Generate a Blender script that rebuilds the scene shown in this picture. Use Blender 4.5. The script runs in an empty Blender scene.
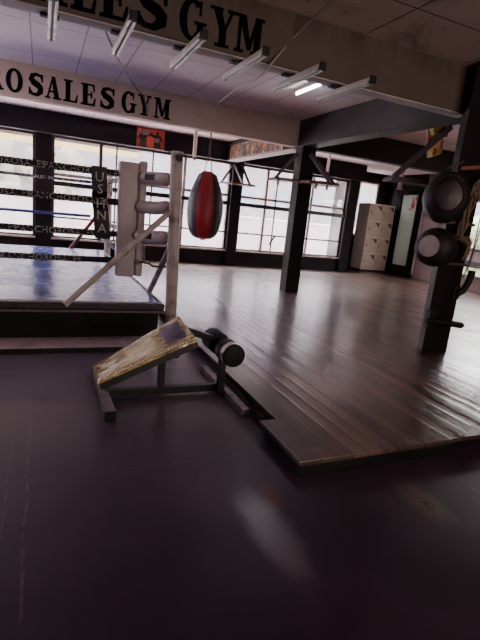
import bpy, bmesh, math, random
from mathutils import Vector, Matrix
random.seed(7)
PI = math.pi
C = bpy.context.scene.collection
S = bpy.context.scene

# ------------------------------------------------------------------ materials
def lin(c):
    return tuple((x / 255 / 12.92) if x / 255 <= .04045 else ((x / 255 + .055) / 1.055) ** 2.4 for x in c) + (1,)

class NT:
    def __init__(s, name):
        s.m = bpy.data.materials.new(name); s.m.use_nodes = True
        s.t = s.m.node_tree; s.t.nodes.clear()
        s.out = s.n('ShaderNodeOutputMaterial')
    def n(s, typ, **kw):
        o = s.t.nodes.new(typ)
        for k, v in kw.items():
            if k.startswith('i_'):
                key = k[2:].replace('_', ' ')
                o.inputs[key].default_value = v
            else: setattr(o, k, v)
        return o
    def l(s, a, b): s.t.links.new(a, b)
    def math(s, op, a, b=None, c=None, clamp=False):
        o = s.n('ShaderNodeMath', operation=op, use_clamp=clamp)
        for i, v in enumerate((a, b, c)):
            if v is None: continue
            if hasattr(v, 'links'): s.l(v, o.inputs[i])
            else: o.inputs[i].default_value = v
        return o.outputs[0]
    def pos(s):
        g = s.n('ShaderNodeNewGeometry'); x = s.n('ShaderNodeSeparateXYZ'); s.l(g.outputs['Position'], x.inputs[0])
        return g.outputs['Position'], x.outputs
    def noise(s, vec, scale, detail=4, rough=.55, dist=0):
        o = s.n('ShaderNodeTexNoise'); o.inputs['Scale'].default_value = scale
        o.inputs['Detail'].default_value = detail; o.inputs['Roughness'].default_value = rough
        o.inputs['Distortion'].default_value = dist
        s.l(vec, o.inputs['Vector']); return o.outputs['Fac']
    def ramp(s, fac, stops):
        o = s.n('ShaderNodeValToRGB'); e = o.color_ramp.elements
        while len(e) < len(stops): e.new(.5)
        for k, (p, c) in enumerate(stops):
            e[k].position = p; e[k].color = c if len(c) == 4 else lin(c)
        s.l(fac, o.inputs[0]); return o.outputs[0]
    def mapr(s, fac, a, b, lo=0., hi=1.):
        o = s.n('ShaderNodeMapRange'); s.l(fac, o.inputs[0])
        for i, v in enumerate((a, b, lo, hi)): o.inputs[i + 1].default_value = v
        return o.outputs[0]
    def mix(s, fac, a, b, blend='MIX'):
        o = s.n('ShaderNodeMixRGB', blend_type=blend)
        for i, v in enumerate((fac, a, b)):
            if hasattr(v, 'links'): s.l(v, o.inputs[i])
            elif i == 0: o.inputs[0].default_value = v
            else: o.inputs[i].default_value = v
        return o.outputs[0]
    def scalevec(s, vec, sc, rot=(0, 0, 0), loc=(0, 0, 0)):
        o = s.n('ShaderNodeMapping'); o.inputs['Scale'].default_value = sc
        o.inputs['Rotation'].default_value = rot; o.inputs['Location'].default_value = loc
        s.l(vec, o.inputs[0]); return o.outputs[0]
    def bsdf(s, color, rough=.5, metal=0., bump=None, bstr=.2, bdist=.01, spec=.5, coat=0.):
        b = s.n('ShaderNodeBsdfPrincipled')
        for key, v in (('Base Color', color), ('Roughness', rough), ('Metallic', metal), ('Specular IOR Level', spec), ('Coat Weight', coat)):
            if hasattr(v, 'links'): s.l(v, b.inputs[key])
            else: b.inputs[key].default_value = v
        if bump is not None:
            p = s.n('ShaderNodeBump'); p.inputs['Strength'].default_value = bstr; p.inputs['Distance'].default_value = bdist
            s.l(bump, p.inputs['Height']); s.l(p.outputs[0], b.inputs['Normal'])
        s.l(b.outputs[0], s.out.inputs[0]); return b

MATS = {}
def paint(name, rgb, rough=.55, metal=0., vary=.25, scale=6., bump=.1, dirt=None, spec=.5, coat=0.):
    """painted or plain surface with blotchy procedural wear"""
    if name in MATS: return MATS[name]
    t = NT(name); v, _ = t.pos()
    n = t.noise(v, scale, 6, .6)
    c = lin(rgb); d = lin(dirt) if dirt else tuple(x * (1 - vary) for x in c[:3]) + (1,)
    hi = tuple(min(1, x * (1 + vary * .5)) for x in c[:3]) + (1,)
    col = t.ramp(n, [(.28, d), (.5, c), (.75, hi)])
    n2 = t.noise(v, scale * 9, 3)
    r = t.mapr(n, .3, .7, max(.03, rough - .1), min(1, rough + .1))
    t.bsdf(col, r, metal, n2, bump, .004, spec, coat)
    MATS[name] = t.m; return t.m

def emit(name, rgb, strength):
    t = NT(name); e = t.n('ShaderNodeEmission'); e.inputs[0].default_value = lin(rgb); e.inputs[1].default_value = strength
    t.l(e.outputs[0], t.out.inputs[0]); return t.m

def glass_mat():
    t = NT('window_glass'); v, _ = t.pos()
    a = t.n('ShaderNodeBsdfTransparent'); a.inputs[0].default_value = (.93, .95, .95, 1)
    b = t.n('ShaderNodeBsdfGlossy'); b.inputs['Roughness'].default_value = .05
    d = t.n('ShaderNodeBsdfTranslucent'); d.inputs[0].default_value = (.8, .8, .8, 1)
    m1 = t.n('ShaderNodeMixShader'); t.l(t.mapr(t.noise(v, 1.3, 5), .4, .8, .02, .16), m1.inputs[0]); t.l(a.outputs[0], m1.inputs[1]); t.l(d.outputs[0], m1.inputs[2])
    m2 = t.n('ShaderNodeMixShader'); m2.inputs[0].default_value = .05; t.l(m1.outputs[0], m2.inputs[1]); t.l(b.outputs[0], m2.inputs[2])
    t.l(m2.outputs[0], t.out.inputs[0]); return t.m

def frosted_mat():
    t = NT('frosted_glass')
    d = t.n('ShaderNodeBsdfTranslucent'); d.inputs[0].default_value = (.22, .24, .22, 1)
    b = t.n('ShaderNodeBsdfDiffuse'); b.inputs[0].default_value = (.5, .53, .48, 1)
    m = t.n('ShaderNodeMixShader'); m.inputs[0].default_value = .6; t.l(d.outputs[0], m.inputs[1]); t.l(b.outputs[0], m.inputs[2])
    t.l(m.outputs[0], t.out.inputs[0]); return t.m

def seam_mask(t, coord, origin, period, half):
    """1 on thin lines at origin + k*period"""
    a = t.math('SUBTRACT', coord, origin); a = t.math('DIVIDE', a, period); a = t.math('ADD', a, .5)
    a = t.math('FRACT', a); a = t.math('SUBTRACT', a, .5); a = t.math('ABSOLUTE', a); a = t.math('MULTIPLY', a, period)
    return t.math('LESS_THAN', a, half)

def mat_floor():
    t = NT('black_vinyl_mats'); v, x = t.pos()
    n = t.noise(v, 1.6, 7, .62, .6); f = t.noise(v, 14, 5, .7)
    col = t.ramp(n, [(.25, (38, 22, 40)), (.55, (50, 33, 52)), (.8, (70, 52, 72))])
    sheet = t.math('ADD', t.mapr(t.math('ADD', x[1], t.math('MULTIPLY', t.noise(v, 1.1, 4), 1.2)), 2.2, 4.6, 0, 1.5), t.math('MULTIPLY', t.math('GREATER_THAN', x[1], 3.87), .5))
    col = t.mix(t.math('MULTIPLY', sheet, .3), col, lin((142, 124, 146)))  # mats paler towards the ring, light there put into the colour
    wob = t.math('MULTIPLY', t.math('SUBTRACT', t.noise(v, 2.0, 3), .5), .05)
    s1 = seam_mask(t, t.math('ADD', x[1], wob), 2.29, 1.58, .006)
    s2 = seam_mask(t, t.math('ADD', x[0], wob), -.06, 2.4, .007)
    s3 = seam_mask(t, t.math('ADD', x[0], wob), -.15, 2.4, .004)
    s = t.math('MAXIMUM', t.math('MAXIMUM', s1, s2), s3)
    wear = t.mapr(f, .42, .62)
    s = t.math('MULTIPLY', s, wear)
    col = t.mix(t.math('MULTIPLY', s, .4), col, lin((130, 116, 120)))
    # scuffed, worn-through patches; the first is a glint painted into the colour
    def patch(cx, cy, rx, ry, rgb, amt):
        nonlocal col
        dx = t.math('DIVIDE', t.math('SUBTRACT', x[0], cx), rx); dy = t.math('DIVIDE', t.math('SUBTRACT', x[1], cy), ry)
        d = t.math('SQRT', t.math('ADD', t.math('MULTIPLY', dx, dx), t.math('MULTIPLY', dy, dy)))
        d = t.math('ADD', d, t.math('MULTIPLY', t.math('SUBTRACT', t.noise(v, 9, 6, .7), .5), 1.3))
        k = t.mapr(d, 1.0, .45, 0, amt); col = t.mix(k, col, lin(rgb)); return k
    glint = patch(1.0, 1.62, .13, .42, (104, 97, 108), .5)
    k2 = patch(1.93, 1.62, .13, .26, (104, 86, 80), .8)
    k3 = patch(1.12, 1.86, .07, .14, (110, 45, 38), .55)
    crack = t.math('MULTIPLY', k2, t.math('LESS_THAN', t.math('ABSOLUTE', t.math('SUBTRACT', t.noise(v, 11, 2), .5)), .012))
    col = t.mix(crack, col, lin((25, 18, 18)))
    rough = t.mapr(n, .3, .75, .32, .42)
    h = t.math('ADD', t.math('MULTIPLY', f, .12), t.math('MULTIPLY', n, .6)); h = t.math('SUBTRACT', h, t.math('MULTIPLY', s1, 1.))
    b = t.bsdf(col, rough, 0, h, .08, .012, .5, t.math('MULTIPLY', glint, 1.5, clamp=True)); b.inputs['Coat Roughness'].default_value = .27; b.inputs['Coat IOR'].default_value = 1.9; return t.m

def wood_floor():
    t = NT('varnished_floorboards'); v, x = t.pos()
    W = .115
    row = t.math('FLOOR', t.math('DIVIDE', x[0], W))
    wn = t.n('ShaderNodeTexWhiteNoise', noise_dimensions='1D'); t.l(row, wn.inputs['W'])
    off = t.math('MULTIPLY', wn.outputs['Value'], 3.1)
    seg = t.math('FLOOR', t.math('DIVIDE', t.math('ADD', x[1], off), 2.3))
    wn2 = t.n('ShaderNodeTexWhiteNoise', noise_dimensions='2D'); cb = t.n('ShaderNodeCombineXYZ'); t.l(row, cb.inputs[0]); t.l(seg, cb.inputs[1]); t.l(cb.outputs[0], wn2.inputs['Vector'])
    tone = wn2.outputs['Value']
    g = t.noise(t.scalevec(v, (16, .9, 1)), 3.0, 6, .6, .5)
    big = t.noise(v, .8, 5, .6)
    m = t.math('ADD', t.math('MULTIPLY', tone, .45), t.math('MULTIPLY', g, .55))
    col = t.ramp(m, [(.15, (58, 41, 37)), (.45, (92, 68, 60)), (.65, (116, 88, 77)), (.9, (148, 114, 98))])
    col = t.mix(t.mapr(big, .45, .72, 0, .55), col, lin((58, 42, 40)))
    red = t.noise(v, 1.9, 3); col = t.mix(t.mapr(red, .62, .74, 0, .35), col, lin((128, 72, 45)))
    e = t.math('FRACT', t.math('DIVIDE', x[0], W)); ed = t.math('MINIMUM', e, t.math('SUBTRACT', 1., e))
    gap = t.math('LESS_THAN', ed, .035)
    e2 = t.math('FRACT', t.math('DIVIDE', t.math('ADD', x[1], off), 2.3)); ed2 = t.math('MINIMUM', e2, t.math('SUBTRACT', 1., e2))
    gap = t.math('MAXIMUM', gap, t.math('LESS_THAN', ed2, .0022))
    col = t.mix(t.math('MULTIPLY', gap, .85), col, lin((22, 14, 14)))
    cup = t.math('MULTIPLY', t.math('POWER', t.math('ABSOLUTE', t.math('SUBTRACT', t.math('MULTIPLY', e, 2), 1)), 3), .6)
    cup = t.math('MULTIPLY', cup, t.math('SUBTRACT', tone, .3))
    h = t.math('SUBTRACT', t.math('ADD', cup, t.math('MULTIPLY', g, .12)), gap)
    rough = t.mapr(t.noise(v, 2.6, 6, .65), .3, .7, .28, .46)
    b = t.bsdf(col, rough, 0, h, 1., .012, .5, .85); b.inputs['Coat IOR'].default_value = 1.6
    t.l(t.mapr(t.noise(v, 2.1, 6, .65), .3, .7, .11, .23), b.inputs['Coat Roughness'])
    p = t.n('ShaderNodeBump'); p.inputs['Strength'].default_value = .6; p.inputs['Distance'].default_value = .006; t.l(h, p.inputs['Height']); t.l(p.outputs[0], b.inputs['Coat Normal'])
    return t.m

def ceiling_mat(name, base, dirt, seam_rgb, ox=-.11, px=.56, oy=4.6, py=1.22, amt=.5, blotch=.5):
    t = NT(name); v, x = t.pos()
    n = t.noise(v, 1.1, 7, .65, .8); n2 = t.noise(v, 5, 6, .7)
    col = t.mix(t.mapr(n, .5, .75, 0, blotch), lin(base), lin(dirt))
    col = t.mix(t.mapr(n2, .62, .72, 0, blotch * .6), col, lin(dirt))
    s = t.math('MAXIMUM', seam_mask(t, x[0], ox, px, .008), seam_mask(t, x[1], oy, py, .008))
    col = t.mix(t.math('MULTIPLY', s, amt), col, lin(seam_rgb))
    t.bsdf(col, .8, 0, n2, .25, .01, .2); return t.m

def beam_mat(name, base, stain, top_z):
    t = NT(name); v, x = t.pos()
    n = t.noise(v, 2.2, 6, .65)
    col = t.mix(t.mapr(n, .4, .75, 0, .45), lin(base), lin(stain))
    drip = t.noise(t.scalevec(v, (9, 9, .7)), 1.2, 4)
    k = t.math('MULTIPLY', t.mapr(x[2], top_z - .22, top_z, 0, 1), t.mapr(drip, .35, .6))
    col = t.mix(t.math('MULTIPLY', k, .45), col, lin((46, 34, 32)))
    t.bsdf(col, .75, 0, n, .15, .01, .25); return t.m

def canvas_mat():
    t = NT('blue_ring_canvas'); v, x = t.pos()
    n = t.noise(v, 1.7, 6, .6); wr = t.noise(t.scalevec(v, (.6, 7, 1)), 1.6, 4, .6, .3)
    col = t.ramp(n, [(.3, (58, 76, 150)), (.6, (80, 96, 166)), (.85, (116, 124, 176))])
    t.bsdf(col, t.mapr(n, .3, .7, .16, .3), 0, wr, .14, .03, .6); return t.m

def collage_mat():
    t = NT('pasted_picture_strip'); v, x = t.pos()
    a = t.n('ShaderNodeTexVoronoi'); a.inputs['Scale'].default_value = 1.; t.l(t.scalevec(v, (1, 16, 4.5)), a.inputs['Vector'])
    s = t.n('ShaderNodeSeparateColor'); t.l(a.outputs['Color'], s.inputs[0])
    col = t.ramp(s.outputs[0], [(.0, (60, 50, 48)), (.25, (150, 70, 50)), (.45, (190, 160, 80)), (.6, (205, 200, 185)), (.8, (70, 90, 70)), (1., (120, 90, 110))])
    col = t.mix(t.mapr(t.noise(v, 12, 4), .42, .58, 0, .9), col, lin((40, 28, 28)))
    t.bsdf(col, .4); return t.m

def picture_mat():
    t = NT('fruit_coloured_picture'); v, x = t.pos()
    a = t.n('ShaderNodeTexVoronoi'); a.inputs['Scale'].default_value = 15.; t.l(v, a.inputs['Vector'])
    s = t.n('ShaderNodeSeparateColor'); t.l(a.outputs['Color'], s.inputs[0])
    col = t.ramp(s.outputs[1], [(.0, (236, 150, 90)), (.3, (240, 196, 140)), (.5, (230, 218, 160)), (.65, (210, 70, 48)), (.8, (60, 120, 70)), (1., (120, 60, 40))])
    t.bsdf(col, .4); return t.m

def gold_mat():
    t = NT('crinkled_gold_vinyl'); v, x = t.pos()
    n = t.noise(t.scalevec(v, (2.2, 11, 2.2), (0, -.5, 0)), 1.5, 4, .55, 1.6); n2 = t.noise(v, 30, 4)
    col = t.ramp(n, [(.32, (104, 74, 36)), (.47, (206, 170, 104)), (.62, (250, 232, 188))])
    t.bsdf(col, t.mapr(n, .3, .7, .12, .24), .4, t.math('ADD', n, t.math('MULTIPLY', n2, .1)), 1., .07, .6, .5); return t.m

M = dict(
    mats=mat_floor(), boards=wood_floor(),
    ceil_mid=ceiling_mat('white_ceiling_sheets', (238, 220, 222), (186, 164, 164), (90, 76, 80)),
    ceil_front=ceiling_mat('stained_ceiling_sheets', (244, 220, 212), (104, 82, 78), (44, 30, 30), ox=.3, px=1.22, oy=3.3, py=1.22, amt=.8, blotch=.9),
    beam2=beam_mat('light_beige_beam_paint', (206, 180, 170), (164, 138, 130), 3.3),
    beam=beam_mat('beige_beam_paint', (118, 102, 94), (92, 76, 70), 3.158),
    soffit=paint('plaster_and_window_light', (214, 203, 200), .8, vary=.3, scale=3),
    maroon=paint('dark_maroon_paint', (18, 3, 13), .7, vary=.35, scale=3, spec=.25),
    maroon2=paint('dark_brown_frame_paint', (52, 32, 32), .5, vary=.3),
    dkbeam=paint('dark_violet_beam_paint', (40, 28, 33), .7, vary=.25, scale=2),
    column=paint('dark_column_paint', (27, 13, 21), .6, vary=.3, scale=3, spec=.35),
    plaster=paint('grey_brown_plaster', (120, 100, 98), .8, vary=.3, scale=2),
    pale=paint('pale_window_frame', (168, 150, 146), .5, vary=.25),
    rail=paint('dark_rail_steel', (34, 20, 26), .4, .2),
    glass=glass_mat(), frosted=frosted_mat(),
    black=paint('black_paint', (16, 12, 14), .45, vary=.3),
    blackvinyl=paint('black_vinyl', (34, 25, 30), .55, vary=.35, scale=8, bump=.2),
    darkskirt=paint('black_ring_skirt', (14, 9, 12), .7, vary=.3),
    canvas=canvas_mat(),
    ringedge=paint('dark_grey_canvas_border', (66, 56, 62), .5, vary=.6, scale=9, bump=.4),
    ringtrim=paint('grey_edge_trim', (120, 104, 106), .5, vary=.4, scale=5),
    whitepad=paint('off_white_ring_vinyl', (206, 188, 190), .42, vary=.18, scale=5, bump=.15),
    whitesteel=paint('chipped_white_post_paint', (206, 190, 186), .4, vary=.2, scale=7, dirt=(120, 98, 92)),
    ropeblack=paint('black_rope_sleeve', (22, 16, 22), .6, vary=.4, scale=14, bump=.4),
    ropeblue=paint('blue_rope_sleeve', (52, 62, 128), .5, vary=.3, scale=10),
    lettering=paint('pale_lettering', (205, 198, 200), .6),
    signink=paint('navy_black_sign_paint', (11, 9, 20), .85, vary=.4, scale=9, spec=.15),
    batten=paint('white_lamp_batten', (222, 212, 200), .45, vary=.12),
    tube=paint('unlit_white_tube', (232, 226, 216), .25, vary=.05),
    lit=emit('lit_tube', (235, 240, 255), 22.),
    gold=gold_mat(),
    violet=paint('violet_grey_vinyl', (120, 106, 134), .3, vary=.3, scale=9, bump=.5),
    steel=paint('worn_grey_steel', (120, 108, 108), .38, .5, vary=.5, scale=10),
    chrome=paint('silver_tape', (226, 218, 216), .35, .25, vary=.2, scale=14),
    foam=paint('black_foam', (13, 10, 12), .65, vary=.3, scale=20, bump=.4),
    red=paint('red_leather', (160, 32, 42), .38, vary=.25, scale=6, bump=.2),
    darkleather=paint('dark_maroon_leather', (60, 40, 50), .42, vary=.3, scale=6, bump=.2),
    chain=paint('dull_chain_steel', (110, 98, 92), .4, .7),
    redposter=paint('red_poster_paper', (176, 62, 46), .6, vary=.15),
    postergrey=paint('grey_poster_ink', (120, 104, 100), .6),
    posterdark=paint('dark_poster_ink', (48, 28, 32), .6),
    locker=paint('cream_locker_steel', (196, 180, 162), .45, vary=.12, scale=4),
    lockerside=paint('brightened_locker_side', (244, 236, 230), .45, vary=.1, scale=4),  # carcass whitened to stand in for window light on its side
    vent=paint('dark_louvre_shadow', (78, 62, 56), .6),
    woodboard=paint('red_brown_board', (112, 66, 54), .5, vary=.35, scale=8),
    palewood=paint('pale_board_edge', (190, 168, 156), .5, vary=.25, scale=8),
    purplewood=paint('dark_purple_board', (66, 46, 58), .5, vary=.3, scale=6),
    orange=paint('orange_brown_board', (168, 92, 62), .5, vary=.3, scale=8),
    disc=paint('grey_target_disc', (196, 178, 182), .5, vary=.3, scale=9),
    discdark=paint('worn_dark_disc', (74, 58, 66), .4, vary=.5, scale=7),
    straw=paint('straw_coloured_rope', (138, 114, 94), .8, vary=.4, scale=18, bump=.5),
    whitecord=paint('white_cable', (196, 184, 176), .6),
    greycord=paint('grey_cable', (110, 98, 102), .6),
    rust=paint('dark_red_ring_paint', (120, 40, 38), .5, vary=.3),
    emblem=paint('red_emblem', (196, 60, 70), .5),
    faint=paint('faint_grey_print', (150, 156, 150), .6),
    alu=paint('bright_metal_edge', (214, 200, 196), .35, .3),
    outwall=paint('pale_outside_wall', (128, 118, 122), .9, vary=.12, scale=.9),
    outfacade=paint('grey_outside_facade', (84, 79, 84), .9, vary=.15, scale=.6),
    outbuild=paint('pale_blue_building', (74, 84, 98), .9, vary=.12, scale=.6),
    outglass=paint('building_window_glass', (120, 138, 156), .2, vary=.2),
    outground=paint('pale_concrete_yard', (232, 224, 220), .9, vary=.1, scale=1.2),
    foliage=paint('hazy_green_leaves', (96, 94, 84), .8, vary=.15, scale=5),
    bark=paint('grey_bark', (110, 98, 88), .9),
    green=paint('green_outside_hedge', (128, 140, 104), .9, vary=.4, scale=4),
    cream=paint('cream_awning', (214, 186, 120), .8, vary=.3, scale=4),
    greywall=paint('grey_sill_panel', (96, 84, 90), .6, vary=.2),
)

# ------------------------------------------------------------------ mesh helpers
OFF = {}
class MB:
    def __init__(s): s.bm = bmesh.new()
    def box(s, lo, hi, rot=None, piv=None):
        c = [(a + b) / 2 for a, b in zip(lo, hi)]; d = [abs(b - a) for a, b in zip(lo, hi)]
        r = bmesh.ops.create_cube(s.bm, size=1.)
        m = Matrix.Translation(c) @ Matrix.Diagonal((*d, 1))
        if rot: 
            pv = Vector(piv if piv else c); m = Matrix.Translation(pv) @ rot.to_4x4() @ Matrix.Translation(-pv) @ m
        bmesh.ops.transform(s.bm, matrix=m, verts=r['verts']); return s
    def obox(s, a, b, w, h, up=(0, 0, 1)):
        """square bar from a to b, width w, height h"""
        a = Vector(a); b = Vector(b); x = (b - a); L = x.length; x.normalize()
        y = Vector(up).cross(x)
        if y.length < 1e-4: y = Vector((1, 0, 0)).cross(x)
        y.normalize(); z = x.cross(y)
        m = Matrix((x, y, z)).transposed().to_4x4(); m.translation = (a + b) / 2
        r = bmesh.ops.create_cube(s.bm, size=1.)
        bmesh.ops.transform(s.bm, matrix=m @ Matrix.Diagonal((L, w, h, 1)), verts=r['verts']); return s
    def cyl(s, a, b, r0, r1=None, n=20, caps=True):
        r1 = r0 if r1 is None else r1
        a = Vector(a); b = Vector(b); d = b - a
        q = d.to_track_quat('Z', 'Y').to_matrix().to_4x4(); q.translation = (a + b) / 2
        bmesh.ops.create_cone(s.bm, cap_ends=caps, segments=n, radius1=r0, radius2=r1, depth=d.length, matrix=q); return s
    def prism(s, poly, z0, z1):
        lo = [s.bm.verts.new((x, y, z0)) for x, y in poly]; hi = [s.bm.verts.new((x, y, z1)) for x, y in poly]
        s.bm.faces.new(hi); s.bm.faces.new(lo[::-1]); k = len(poly)
        for i in range(k): s.bm.faces.new((lo[i], lo[(i + 1) % k], hi[(i + 1) % k], hi[i]))
        return s
    def face(s, pts):
        s.bm.faces.new([s.bm.verts.new(p) for p in pts]); return s
    def slab(s, pts, nrm, th):
        """flat polygon extruded by th against nrm"""
        n = Vector(nrm).normalized() * th
        a = [s.bm.verts.new(p) for p in pts]; b = [s.bm.verts.new(Vector(p) - n) for p in pts]
        s.bm.faces.new(a); s.bm.faces.new(b[::-1]); k = len(pts)
        for i in range(k): s.bm.faces.new((a[i], b[i], b[(i + 1) % k], a[(i + 1) % k]))
        return s
    def tube(s, pts, r, n=10, closed=False):
        pts = [Vector(p) for p in pts]; rings = []
        ref = None
        for i, p in enumerate(pts):
            d = (pts[min(i + 1, len(pts) - 1)] - pts[max(i - 1, 0)]).normalized()
            if ref is None:
                ref = Vector((0, 0, 1)) if abs(d.z) < .9 else Vector((1, 0, 0))
            u = (ref - d * ref.dot(d)).normalized(); w = d.cross(u); ref = u
            rr = r[i] if isinstance(r, (list, tuple)) else r
            rings.append([s.bm.verts.new(p + (u * math.cos(2 * PI * k / n) + w * math.sin(2 * PI * k / n)) * rr) for k in range(n)])
        for a, b in zip(rings, rings[1:]):
            for k in range(n): s.bm.faces.new((a[k], a[(k + 1) % n], b[(k + 1) % n], b[k]))
        s.bm.faces.new(rings[0][::-1]); s.bm.faces.new(rings[-1]); return s
    def lathe(s, prof, o, axis=(0, 0, 1), n=32, a0=0., a1=2 * PI):
        """profile [(r, h)] turned about axis through o; part turns leave open sides"""
        ax = Vector(axis).normalized(); u = ax.orthogonal().normalized()
        if abs(ax.z) > .99: u = Vector((1, 0, 0))
        w = ax.cross(u); o = Vector(o); full = abs(a1 - a0 - 2 * PI) < 1e-6
        k = n if full else n + 1; rows = []
        for r, h in prof:
            rows.append([s.bm.verts.new(o + ax * h + (u * math.cos(a0 + (a1 - a0) * i / n) + w * math.sin(a0 + (a1 - a0) * i / n)) * max(r, 1e-4)) for i in range(k)])
        for a, b in zip(rows, rows[1:]):
            for i in range(n): s.bm.faces.new((a[i], a[(i + 1) % k], b[(i + 1) % k], b[i]))
        return s
    def ico(s, c, r, sub=2, sc=(1, 1, 1), jit=0.):
        q = bmesh.ops.create_icosphere(s.bm, subdivisions=sub, radius=r)
        for v in q['verts']:
            j = 1 + random.uniform(-jit, jit)
            v.co = Vector((v.co.x * sc[0] * j, v.co.y * sc[1] * j, v.co.z * sc[2] * j)) + Vector(c)
        return s
    def build(s, name, mat, parent=None, bevel=0., smooth=False, seg=2):
        bm = s.bm
        bmesh.ops.recalc_face_normals(bm, faces=bm.faces)
        if bevel:
            ed = [e for e in bm.edges if len(e.link_faces) == 2 and e.calc_face_angle(0) > .5]
            bmesh.ops.bevel(bm, geom=ed, offset=bevel, segments=seg, affect='EDGES', profile=.5, clamp_overlap=True)
        off = OFF.get(parent.name, Vector()) if parent else Vector()
        if off.length: bmesh.ops.translate(bm, vec=-off, verts=bm.verts)
        me = bpy.data.meshes.new(name); bm.to_mesh(me); bm.free()
        if smooth:
            me.polygons.foreach_set('use_smooth', [True] * len(me.polygons))
            try: me.set_sharp_from_angle(angle=.7)
            except Exception: pass
        me.materials.append(mat if not isinstance(mat, str) else M[mat])
        o = bpy.data.objects.new(name, me); C.objects.link(o)
        if parent: o.parent = parent; OFF[o.name] = off
        return o
def thing(name, label, cat, loc, group=None, kind=None):
    o = bpy.data.objects.new(name, None); C.objects.link(o); o.location = loc; o.empty_display_size = .1
    if kind: o['kind'] = kind
    else: o['label'] = label; o['category'] = cat
    if group: o['group'] = group
    OFF[o.name] = Vector(loc); return o
def tag(o, label, cat, group=None, kind=None):
    o['label'] = label; o['category'] = cat
    if group: o['group'] = group
    if kind: o['kind'] = kind
    return o
def struct(o): o['kind'] = 'structure'; return o
def dup(root, loc, label, group=None):
    r = root.copy(); C.objects.link(r); r.location = loc; r['label'] = label
    if group: r['group'] = group
    for ch in list(root.children):
        c = ch.copy(); C.objects.link(c); c.parent = r
        for g in list(ch.children):
            k = g.copy(); C.objects.link(k); k.parent = c
    return r
def font_mesh(txt, size, place, parent, name, mat, spacing=1., extrude=.0008):
    """text as a mesh; place(x, y) -> world point of the flat letter sheet"""
    cu = bpy.data.curves.new('letters', 'FONT'); cu.body = txt; cu.size = size; cu.space_character = spacing; cu.extrude = 0
    cu.align_x = 'CENTER'; cu.align_y = 'CENTER'; cu.resolution_u = 2
    t = bpy.data.objects.new('letters', cu); C.objects.link(t)
    dg = bpy.context.evaluated_depsgraph_get(); me = bpy.data.meshes.new_from_object(t.evaluated_get(dg))
    bpy.data.objects.remove(t); bpy.data.curves.remove(cu)
    off = OFF.get(parent.name, Vector()) if parent else Vector()
    for v in me.vertices: v.co = Vector(place(v.co.x, v.co.y)) - off
    me.name = name; me.materials.clear(); me.materials.append(M[mat])
    o = bpy.data.objects.new(name, me); C.objects.link(o)
    if parent: o.parent = parent; OFF[o.name] = off
    return o
def Rm(ax, deg): return Matrix.Rotation(math.radians(deg), 3, ax)

# ------------------------------------------------------------------ camera (eye height 1.42 m, tilted down and rolled as held in the hand)
HC = 1.4175; pitch, roll, yaw = .223, .1035, .4221
fwd = Vector((math.sin(yaw) * math.cos(pitch), math.cos(yaw) * math.cos(pitch), -math.sin(pitch)))
rgt = Vector((math.cos(yaw), -math.sin(yaw), 0)); up = rgt.cross(fwd)
R2 = rgt * math.cos(roll) + up * math.sin(roll); U2 = -rgt * math.sin(roll) + up * math.cos(roll)
cd = bpy.data.cameras.new('camera'); cam = bpy.data.objects.new('camera', cd); C.objects.link(cam)
mw = Matrix((R2, U2, -fwd)).transposed().to_4x4(); mw.translation = (0, 0, HC); cam.matrix_world = mw
cd.sensor_fit = 'HORIZONTAL'; cd.sensor_width = 36; cd.lens = 36 * 458.1 / 480; cd.clip_start = .05; cd.clip_end = 300
S.camera = cam

HP = .101; ZB = 2.716; ZT = 3.158; YW = 11.477; XR = 10.4; XL = -6.5; YB = -4.5; YA = 12.4

# ------------------------------------------------------------------ room shell
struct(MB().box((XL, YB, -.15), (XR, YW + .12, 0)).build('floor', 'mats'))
# raised timber floor: planks overhang a recessed dark kerb, left edge stepped
pf = struct(MB().prism([(1.345, 1.975), (2.548, 1.99), (2.548, 2.0), (XR, 2.02), (XR, YA), (8.4, YA), (8.4, YW), (1.47, YW), (1.47, 2.515), (1.345, 2.515)], HP - .028, HP).build('floor_2', 'boards', bevel=.004))
struct(MB().prism([(1.39, 2.03), (XR, 2.06), (XR, YA), (8.4, YA), (8.4, YW), (1.52, YW), (1.52, 2.56), (1.39, 2.5)], 0, HP - .03).build('trim_1', 'black'))
for k, (x, y) in enumerate([(1.372, 2.0), ]):
    struct(MB().box((1.36, 1.985, .0), (2.54, 2.03, HP - .03)).build('trim_2', 'black', bevel=.004))
struct(MB().box((XL, YB, ZT), (XR, 3.93, ZT + .1)).build('ceiling_1', 'ceil_front'))
struct(MB().box((XL, 3.93, ZT), (XR, 7.63, ZT + .1)).build('ceiling_2', 'ceil_mid'))
struct(MB().box((XL, 7.63, ZT), (XR, YA, ZT + .1)).build('ceiling_3', 'ceil_mid'))
# beams
struct(MB().box((XL, 3.96, ZB), (XR, 4.115, ZT)).build('beam_1', 'beam', bevel=.006))
struct(MB().box((XL, 3.975, ZB - .012), (4.2, 4.12, ZB)).build('trim_3', 'soffit'))
struct(MB().box((XL, 7.634, ZB), (4.2, 7.83, ZT)).build('beam_2', 'beam2', bevel=.006))
struct(MB().box((4.5, 7.634, ZB), (XR, 7.83, ZT)).build('beam_3', 'dkbeam', bevel=.006))
struct(MB().box((XL, 11.23, ZB), (8.5, YW + .12, ZT)).build('beam_4', 'maroon', bevel=.006))
struct(MB().box((4.2, 4.115, ZB), (4.5, 7.9, ZT)).build('beam_5', 'dkbeam', bevel=.006))
struct(MB().box((4.25, 7.9, ZB), (4.5, 11.23, ZT)).build('beam_6', 'dkbeam', bevel=.006))
struct(MB().box((4.255, 7.9, ZB - .012), (4.5, 11.2, ZB)).build('strip_for_window_light', 'soffit'))  # white strip stands in for window light on this beam's underside
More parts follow.
